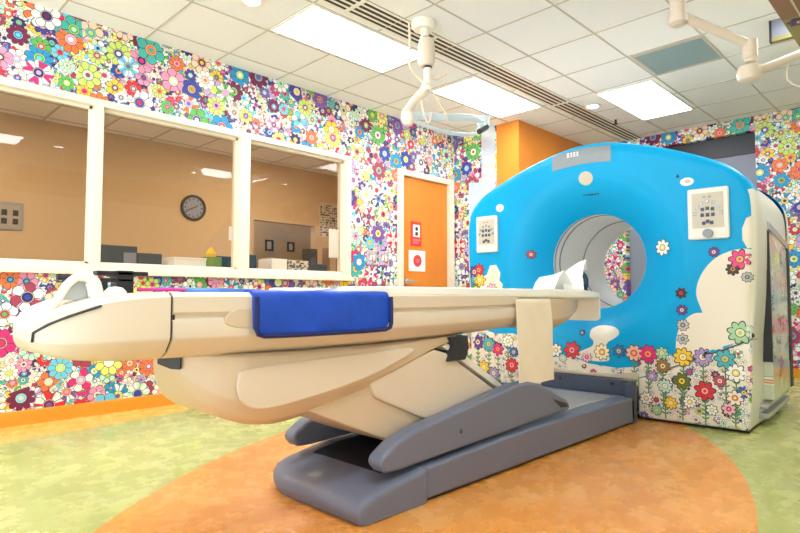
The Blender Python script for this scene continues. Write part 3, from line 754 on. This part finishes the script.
# grey side arms
armp = [(1.505, .150), (1.475, .185), (1.485, .212), (1.55, .252), (1.66, .285), (2.38, .385), (2.50, .388), (2.60, .368), (2.86, .262), (2.905, .225), (2.90, .196), (2.6, .187), (1.58, .146)]
for y0, y1 in ((YC-.318, YC-.238), (YC+.238, YC+.318)):
    a = MB().prism(armp, 'y', y0, y1, bev=.016, seg=3); ar = a.build('side_arm', M['grey'], T)
    a = MB().prism([(2.72, .275), (2.86, .235), (2.875, .215), (2.80, .222)], 'y', y0-.002, y0+.03); a.build('arm_notch', M['dark'], ar)
    MB().lathe([(.010, -.003), (.010, 0)], (1.95, y0+.0, .235), 'y', 14).build('screw', M['greyd'], ar)
# base
basep = [(1.385, .012), (1.365, .05), (1.385, .082), (1.44, .10), (1.704, .136), (1.704, .012)]
base2 = [(1.710, .012), (1.710, .137), (2.5, .166), (3.70, .168), (3.70, .012)]
basep = [(1.365, .003), (1.350, .03), (1.352, .055), (1.375, .082), (1.43, .100), (1.60, .122), (1.704, .136), (1.704, .003)]
ring = []
for y, dx, dz in ((1.538, .03, .02), (1.543, .012, .008), (1.552, .004, .002), (1.57, .0, 0), (2.02, -.006, 0), (2.10, .02, 0), (2.18, .065, .002), (2.205, .09, .010), (2.212, .12, .022)):
    ring.append([(x+dx*(1.704-x)/.35, y, z-(dz if z > .06 else 0)) for x, z in basep])
MB().loft(ring).build('base_foot', M['grey'], T, sharp=50)
MB().prism(base2, 'y', 1.541, 2.21, bev=.012, seg=3).build('base_beam', M['grey'], T)
a = MB().prism([(1.40, 1.56), (1.40, 2.06), (1.48, 2.18), (3.74, 2.18), (3.74, 1.56)], 'z', 0, .014); a.build('base_plinth', M['black'], T)
a = MB().prism([(1.57, .118), (1.60, .126), (1.706, .141), (2.5, .171), (2.8, .171), (2.8, .10), (1.57, .08)], 'y', 1.66, 2.10); a.build('base_black_slab', M['black'], T)  # black slab over the base top between the side arms
a = MB().box(2.75, 3.62, 1.64, 2.13, .15, .172, bev=.004); a.build('top_plate', M['silver'], T)
rp = smooth_poly([(3.70, 1.548), (3.715, 1.60), (3.735, 1.75), (3.738, 1.90), (3.725, 2.05), (3.70, 2.22)], 5)
a = MB().loft([[(x, y, .01), (x, y, .262), (x+.05, y, .262), (x+.05, y, .01)] for x, y in rp]); a.build('base_riser', M['greyd'], T)
a = MB().box(3.665, 3.72, 2.225, 2.93, .0, .155, bev=.008); a.build('riser_wing', M['greyd'], T)
a = MB().box(3.655, 3.72, 1.541, 1.59, .0, .255, bev=.006); a.build('end_post', M['greyd'], T)
for x, y in ((3.722, 1.70), (3.716, 2.08)): MB().lathe([(.012, -.004), (.012, .004)], (x, y, .235), 'x', 12).build('riser_bolt', M['dark'], T)
# head-end loop, bracket, dome
def loop(path, r, n=10): return MB().tube(smooth_poly(path, 6), r, n)
MB().tube(smooth_poly([(.392, 1.80, .722), (.43, 1.80, .762), (.462, 1.80, .800), (.487, 1.80, .845), (.515, 1.80, .868), (.540, 1.80, .866), (.556, 1.80, .842), (.565, 1.80, .795)], 5), [.008]*4+[.011]*5+[.012]*11+[.016]*8+[.021]*8, 12).build('loop_handle', M['body'], T)
MB().prism(smooth_poly([(.478, .802), (.492, .838), (.515, .858), (.536, .856), (.548, .838), (.552, .80)], 4), 'y', 1.81, 1.845).build('loop_inner', M['silver'], T)
for q in ((.582, .735, 1.86, 1.90, .876, .890), (.590, .690, 1.86, 1.90, .856, .868), (.596, .614, 1.86, 1.89, .822, .860), (.640, .690, 1.86, 1.92, .822, .892)):
    box(*q, bev=.003).build('bracket_bar', M['black'], T)
MB().tube([(.398, 1.768, .690), (.399, 1.764, .715), (.42, 1.709, .738), (.455, 1.659, .760), (.52, 1.620, .787)], .0035, 8).build('trim_groove', M['dark'], T)
MB().tube([(.485, 1.90, .868), (.53, 1.90, .868)], .010, 10).build('bracket_knob', M['black'], T)
MB().lathe([(.034, 0), (.031, .012), (.02, .023), (.004, .027)], (.625, 1.83, .815), 'z', 20).build('dome', M['body'], T)
a = MB().tube(smooth_poly([(.70, 1.86, .8335), (.75, 1.83, .8335), (.79, 1.81, .8335), (.85, 1.85, .8335)], 5), .0055, 8); tag(a.build('strap', M['magenta']), 'magenta strap lying on the table top left of the blue apron', 'strap')

# ------------------------------------------------------------------ things lying on the table
AP = thing('blue_apron', 'royal blue quilted apron draped over the near side of the table', 'apron', (1.25, 1.6, .83))
def drape(x0, x1, path, th, nx, wav, corner=0.):
    """a cloth of thickness th following path (y,z), wavy"""
    mb = MB(); rows = []
    P = smooth_poly(path, 6)
    def pt(i, j, o):
        x = x0+(x1-x0)*i/nx; y, z = P[j]
        a_ = P[max(0, j-1)]; b_ = P[min(len(P)-1, j+1)]; dy, dz = b_[0]-a_[0], b_[1]-a_[1]; l = math.hypot(dy, dz) or 1
        wv = wav*(math.sin(x*23+j*.3)+.6*math.sin(x*41-j*.5))*j/len(P)
        e = min(i, nx-i)*(x1-x0)/nx; dn = len(P)-1-j
        if corner and z < path[-1][1]+corner and e < corner:
            q = (corner-e)/corner; lim = path[-1][1]+corner*(1-math.sqrt(max(0., 1-q*q))); z = max(z, lim)
        return (x, y+(dz/l)*(o+wv), z-(dy/l)*(o+wv))
    A = [[mb.v(*pt(i, j, 0.)) for j in range(len(P))] for i in range(nx+1)]
    B = [[mb.v(*pt(i, j, th)) for j in range(len(P))] for i in range(nx+1)]
    n = len(P)
    for i in range(nx):
        for j in range(n-1):
            mb.face([A[i][j], A[i+1][j], A[i+1][j+1], A[i][j+1]]); mb.face([B[i][j], B[i][j+1], B[i+1][j+1], B[i+1][j]])
        mb.face([A[i][0], B[i][0], B[i+1][0], A[i+1][0]]); mb.face([A[i][-1], A[i+1][-1], B[i+1][-1], B[i][-1]])
    for j in range(n-1):
        mb.face([A[0][j], A[0][j+1], B[0][j+1], B[0][j]]); mb.face([A[-1][j], B[-1][j], B[-1][j+1], A[-1][j+1]])
    return mb
nr = YC-.28
drape(.955, 1.545, [(2.12, .832), (1.95, .828), (1.75, .828), (nr+.03, .832), (nr-.006, .822), (nr-.014, .78), (nr-.016, .73), (nr-.016, .685)], -.014, 24, .0025, .03).build('apron_flap', M['royal'], AP)
drape(.87, 1.05, [(2.13, .846), (1.95, .842), (1.80, .835), (nr+.05, .834)], -.010, 12, .003).build('folded_back', M['royall'], AP)
ed = [(.957, nr-.024, .81)] + [(.957, nr-.026, z) for z in (.77, .73, .71)] + [(.963, nr-.026, .694), (.985, nr-.026, .687)] + [(x, nr-.026, .685) for x in (1.1, 1.25, 1.4)] + [(1.515, nr-.026, .687), (1.537, nr-.026, .694), (1.543, nr-.026, .71), (1.543, nr-.026, .77), (1.543, nr-.024, .81)]
MB().tube(ed, .008, 8).build('edge_binding', M['navy'], AP)
SH = thing('draped_sheet', 'narrow cream sheet hanging from under the pad on the near side, by the gantry', 'sheet', (2.6, 1.6, .4))
drape(2.43, 2.76, [(YC-.262, .800), (YC-.275, .800), (YC-.288, .79), (YC-.292, .75), (YC-.296, .65), (YC-.30, .52), (YC-.304, .372)], -.006, 14, .003).build('sheet_cloth', M['sheet'], SH)
PW = thing('folded_cloth', 'crumpled white cloth propped on the pad at the bore opening', 'cloth', (3.4, 1.86, .853))
mb = MB()
pts = [[(3.27, 1.86, .866), (3.28, 1.93, .866), (3.25, 2.0, .866)], [(3.31, 1.85, .94), (3.31, 1.92, .925), (3.28, 2.0, .905)], [(3.37, 1.84, .985), (3.38, 1.91, .96), (3.33, 2.0, .94)], [(3.43, 1.83, .91), (3.45, 1.91, .89), (3.40, 2.0, .89)], [(3.46, 1.82, .862), (3.48, 1.91, .862), (3.44, 2.0, .862)]]
def slab(grid, th):
    mb = MB(); A = [[mb.v(*p) for p in r] for r in grid]; B = [[mb.v(p[0]+.006, p[1], p[2]-th) for p in r] for r in grid]
    n, m_ = len(grid), len(grid[0])
    for i in range(n-1):
        for j in range(m_-1):
            mb.face([A[i][j], A[i+1][j], A[i+1][j+1], A[i][j+1]]); mb.face([B[i][j], B[i][j+1], B[i+1][j+1], B[i+1][j]])
    for i in range(n-1):
        mb.face([A[i][0], B[i][0], B[i+1][0], A[i+1][0]]); mb.face([A[i][-1], A[i+1][-1], B[i+1][-1], B[i][-1]])
    for j in range(m_-1):
        mb.face([A[0][j], A[0][j+1], B[0][j+1], B[0][j]]); mb.face([A[-1][j], B[-1][j], B[-1][j+1], A[-1][j+1]])
    return mb
slab(pts, .008).build('lower_fold', M['cloth'], PW)
g2 = [[(3.43, 1.74, .862), (3.44, 1.81, .862), (3.43, 1.88, .862)], [(3.45, 1.76, .95), (3.46, 1.83, .95), (3.46, 1.91, .95)], [(3.48, 1.76, 1.02), (3.49, 1.82, 1.01), (3.49, 1.90, .98)], [(3.51, 1.76, 1.055), (3.52, 1.82, 1.04), (3.52, 1.89, 1.0)], [(3.53, 1.77, 1.0), (3.535, 1.82, .985), (3.53, 1.88, .96)]]
slab(g2, .008).build('upper_fold', M['cloth'], PW)
HH = thing('head_holder', 'dark blue head holder strap standing behind the white cloth in the bore', 'head holder', (3.5, 1.85, .85))
a = MB().tube(smooth_poly([(3.56, 1.80, .86), (3.585, 1.80, .90), (3.585, 1.81, .95), (3.57, 1.84, .97), (3.56, 1.9, .95), (3.56, 1.95, .86)], 5), .016, 8); a.build('side_strap', M['teal'], HH)
a = MB().box(3.545, 3.60, 1.79, 1.97, .843, .862, bev=.005); a.build('holder_base', M['teal'], HH)

# ------------------------------------------------------------------ control room seen through the windows
KY = 7.1; KX0 = -1.2; KX1 = 6.6
struct('floor', box(KX0, KX1, YL+.12, KY+1.4, -.1, 0), M['counter'])
struct('ceiling', box(KX0, KX1, YL+.12, KY+1.4, H, H+.1), M['ceil'])
w = MB(); AX0, AX1, AZ = 4.25, 5.32, 1.90
w.box(KX0, AX0, KY, KY+.12, 0, H); w.box(AX0, AX1, KY, KY+.12, AZ, H); w.box(AX1, KX1, KY, KY+.12, 0, H)
struct('wall_control_far', w, M['tan'])
struct('wall_control_hall', box(KX0, KX1, KY+1.3, KY+1.4, 0, H), M['tan2'])
struct('wall_control_left', box(KX0-.1, KX0, YL+.12, KY+1.4, 0, H), M['tan'])
struct('wall_control_right', box(KX1, KX1+.1, YL+.12, KY+1.4, 0, H), M['tan'])
g = MB()
for x in gx: 
    if KX0 < x < KX1: g.box(x-.009, x+.009, YL+.12, KY, H-.005, H)
for k in range(5): g.box(KX0, KX1, 4.75+.553*k-.009, 4.75+.553*k+.009, H-.0055, H)
struct('trim_4', g, M['tbar'])
kl = thing('ceiling_light', 'dim lit panel on the control room ceiling, left half', 'ceiling light', (.0, 5.31, H), 0, 'control room ceiling panels')
f = MB(); f.box(0, 1.12, 0, .018, -.012, -.002); f.box(0, 1.12, .5, .525, -.012, -.002); f.box(0, .018, 0, .525, -.012, -.002); f.box(1.1, 1.12, 0, .525, -.012, -.002); f.build('frame', M['white'], kl, local=True)
box(.018, 1.1, .018, .5, -.010, -.003).build('diffuser', M['lampc'], kl, local=True)
dup(kl, (3.4, 5.31, H), 'dim lit panel on the control room ceiling, right half')
hl = dup(kl, (4.7, 7.6, H), 'unseen small lit panel added to brighten the hallway beyond the control room'); hl.scale = (.34, .5, 1.)  # unseen lamp added to brighten the hallway
# clock
ck = thing('wall_clock', 'round black rimmed clock on the tan control room wall', 'clock', (3.353, KY, 1.965))
MB().lathe([(.01, -.012), (.142, -.012), (.142, -.034), (.165, -.034), (.170, -.02), (.165, 0), (.01, 0)], (3.353, KY, 1.965), 'y', 36).build('rim', M['black'], ck)
MB().lathe([(.134, -.016), (.134, -.010)], (3.353, KY, 1.965), 'y', 36).build('dial', M['greyw'], ck)
a = MB()
for k in range(12):
    an = PI/6*k; x, z = 3.353+.112*math.sin(an), 1.965+.112*math.cos(an)
    a.box(x-.009, x+.009, KY-.019, KY-.016, z-.009, z+.009)
a.build('hour_mark', M['black'], ck)
for nm, an, ln in (('hour_hand', R_(60), .06), ('minute_hand', R_(245), .10)):
    x, z = 3.353+ln*math.sin(an), 1.965+ln*math.cos(an); MB().tube([(3.353, KY-.022, 1.965), (x, KY-.022, z)], .006, 6).build(nm, M['black'], ck)
# framed picture
pf = thing('wall_frame', 'grey framed notice with small prints on the far wall of the first window', 'frame', (1.3, KY, 1.50))
box(1.02, 1.475, KY-.02, KY-.001, 1.515, 1.80, bev=.004).build('frame_border', M['borel'], pf)
box(1.05, 1.445, KY-.024, KY-.02, 1.545, 1.77).build('mount_board', M['counter'], pf)
a = MB()
for x in (1.08, 1.18, 1.28, 1.38):
    for z in (1.57, 1.66): a.box(x, x+.05, KY-.027, KY-.024, z, z+.06)
a.build('small_print', M['black'], pf)
# notice board
nb = thing('notice_board', 'black and white speckled notice board beyond the third window', 'notice board', (5.6, KY, 1.75))
nbm = flower_mat('speckled_print', 'X', [(26., 4.4, .5, .9, .0)], base=(225,220,208)); 
box(5.385, 5.83, KY-.02, KY, 1.75, 2.28, bev=.004).build('board', M['beige'], nb)
a = MB(); rnd = random.Random(3)
for i in range(11):
    for j in range(13):
        if rnd.random() < .62: x = 5.40+.038*i; z = 1.765+.039*j; a.box(x, x+.014+.02*rnd.random(), KY-.024, KY-.02, z, z+.012+.018*rnd.random())
a.build('board_print', M['black'], nb)
for (x0, x1, z0, z1, lb) in ((5.24, 5.40, 1.59, 1.78, 'small dark picture at left on the hallway wall'), (5.68, 5.83, 1.60, 1.77, 'small dark picture at right on the hallway wall')):
    t = thing('small_picture', lb, 'picture', ((x0+x1)/2, KY+1.3, z0), 0, 'small pictures in the hallway')
    box(x0, x1, KY+1.275, KY+1.299, z0, z1, bev=.004).build('picture_frame', M['dark'], t); box(x0+.03, x1-.05, KY+1.271, KY+1.275, z0+.03, z1-.03).build('picture_print', M['beige'], t)
# counter and the things on it
ct = thing('control_counter', 'grey counter along the control room side of the windows', 'counter', (2.5, 4.8, 0))
box(.2, 4.2, YL+.125, 5.15, .90, .94, bev=.005).build('worktop', M['counter'], ct)
for x in (.3, 1.5, 2.8, 3.98): box(x, x+.04, YL+.16, 5.1, 0, .90).build('support_panel', M['beige'], ct)
def monitor(x0, x1, z1, y, lab, m, tilt=0):
    t = thing('monitor', lab, 'monitor', ((x0+x1)/2, y, .94), 0, 'monitors behind the windows')
    box(x0, x1, y-.02, y+.02, z1-.30 if z1-.30 > .97 else .97, z1, bev=.008).build('monitor_shell', m, t)
    xm = (x0+x1)/2; box(xm-.03, xm+.03, y+.0, y+.03, .95, 1.0).build('stand_post', M['dark'], t); box(xm-.1, xm+.1, y-.06, y+.09, .94, .952, bev=.003).build('stand_foot', M['dark'], t)
    return t
m1 = monitor(1.40, 1.73, 1.205, 4.62, 'dark grey monitor back at left end of the middle window', M['screen'])
m2 = monitor(1.75, 1.94, 1.16, 4.66, 'lower dark grey monitor back to the right of the pale card', M['screen'])
t = thing('pale_card', 'pale card standing in front of the dark monitor in the middle window', 'card', (1.65, 4.55, .94)); box(1.61, 1.70, 4.55, 4.56, .94, 1.15).build('card_sheet', M['greyw'], t)
t = thing('paper_tray', 'low white tray lying behind the first window', 'tray', (1.1, 4.6, .94)); a = MB(); a.box(.90, 1.27, 4.5, 4.75, 1.05, 1.065, bev=.003); a.box(.93, 1.24, 4.52, 4.74, .94, 1.05); a.build('tray_body', M['frame'], t)
t = thing('paper_box', 'white box of paper behind the middle window sill', 'box', (2.1, 4.55, .94)); a = MB(); a.box(1.96, 2.24, 4.48, 4.7, .94, 1.115, bev=.004); a.build('box_body', M['paperw'], t); box(1.955, 2.245, 4.475, 4.705, 1.115, 1.13, bev=.003).build('box_lid', M['paperw'], t)
t = thing('tissue_box', 'green tissue box with a yellow tuft behind the middle window', 'tissue box', (2.29, 4.5, .94)); box(2.24, 2.37, 4.46, 4.58, .94, 1.145, bev=.005).build('carton', M['green'], t)
MB().lathe([(.035, 0), (.045, .03), (.03, .06), (.012, .085)], (2.30, 4.52, 1.143), 'z', 9).build('tissue', M['yellow'], t)
m3 = monitor(2.39, 2.62, 1.165, 4.60, 'dark teal monitor back beside the tissue box', M['teal'])
m4 = monitor(2.66, 2.76, 1.19, 4.58, 'narrow dark monitor edge at left of the third window', M['teal'])
t = thing('white_printer', 'white desktop printer behind the third window', 'printer', (2.95, 4.55, .94)); box(2.86, 3.03, 4.47, 4.70, .94, 1.16, bev=.008).build('printer_body', M['paperw'], t); box(2.88, 3.01, 4.50, 4.68, 1.16, 1.17).build('paper_slot', M['counter'], t)
t = thing('patterned_box', 'black and white patterned box beside the white printer', 'box', (3.16, 4.55, .94)); box(3.05, 3.28, 4.48, 4.7, .94, 1.155, bev=.004).build('box_body', nbm, t)
a = MB(); 
for k in range(26): x, z = rnd.uniform(3.055, 3.25), rnd.uniform(.96, 1.14); a.box(x, x+.02, 4.476, 4.48, z, z+.012)
a.build('box_print', M['black'], t)
m5 = monitor(3.30, 3.60, 1.14, 4.62, 'dark teal monitor back at the right end of the third window', M['teal'])
t = thing('brown_case', 'small brown case standing under the speckled notice board', 'case', (3.9, 5.0, .94)); box(3.93, 4.05, 5.0, 5.12, .94, 1.36, bev=.006).build('case_body', M['brown'], t); box(3.95, 4.03, 4.996, 5.0, 1.05, 1.25).build('case_front', M['tan2'], t)
t = thing('dark_speaker', 'tall dark speaker on the counter in the third window', 'speaker', (3.7, 5.0, .94)); box(3.66, 3.78, 5.0, 5.12, .94, 1.33, bev=.006).build('speaker_box', M['black'], t); MB().lathe([(.04, -.004), (.04, 0)], (3.72, 5.0, 1.2), 'y', 16).build('cone', M['greyd'], t)
for (x0, x1, z0, z1, lb) in ((2.375, 2.425, 1.285, 1.40, 'small white note taped beside the mullion of the middle window'), (3.43, 3.555, 1.19, 1.47, 'larger white note taped on the third window pane')):
    t = thing('taped_note', lb, 'note', ((x0+x1)/2, YL+.06, z0), 0, 'notes taped on the window glass')
    box(x0, x1, YL+.0605, YL+.0625, z0, z1).build('note_sheet', M['paperw'], t)
    a = MB()
    for k in range(4): zz = z0+(z1-z0)*(.2+.18*k); a.box(x0+.012, x1-.015-.01*(k % 2), YL+.0532, YL+.0538, zz, zz+.006)
    a.b.free()

# ------------------------------------------------------------------ camera, world, colour management
F_PX = 572.; YAW = R_(44.7); PITCH = math.atan((297.-266.5)/F_PX)
cam = bpy.data.cameras.new('camera'); cam.sensor_width = 36.; cam.lens = F_PX*36./800.; cam.clip_start = .02
co = bpy.data.objects.new('camera', cam); C.objects.link(co)
co.location = (0, 0, .81); co.rotation_euler = (PI/2+PITCH, 0, YAW-PI/2)
SC.camera = co
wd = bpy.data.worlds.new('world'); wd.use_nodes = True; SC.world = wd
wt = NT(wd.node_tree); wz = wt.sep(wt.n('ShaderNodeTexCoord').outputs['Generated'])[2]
wt.put(wd.node_tree.nodes['Background'].inputs[0], wt.ramp(wz, [(0., (.86, .93, 1., 1)), (.02, (.20, .21, .22, 1))], 'LINEAR'))  # brighter below the horizon, added to throw light up onto the ceiling
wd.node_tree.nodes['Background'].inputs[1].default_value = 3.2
vs = SC.view_settings; vs.view_transform = 'Standard'; vs.look = 'None'; vs.exposure = EXPOSURE = 0.65; vs.gamma = 1.; vs.use_curve_mapping = False
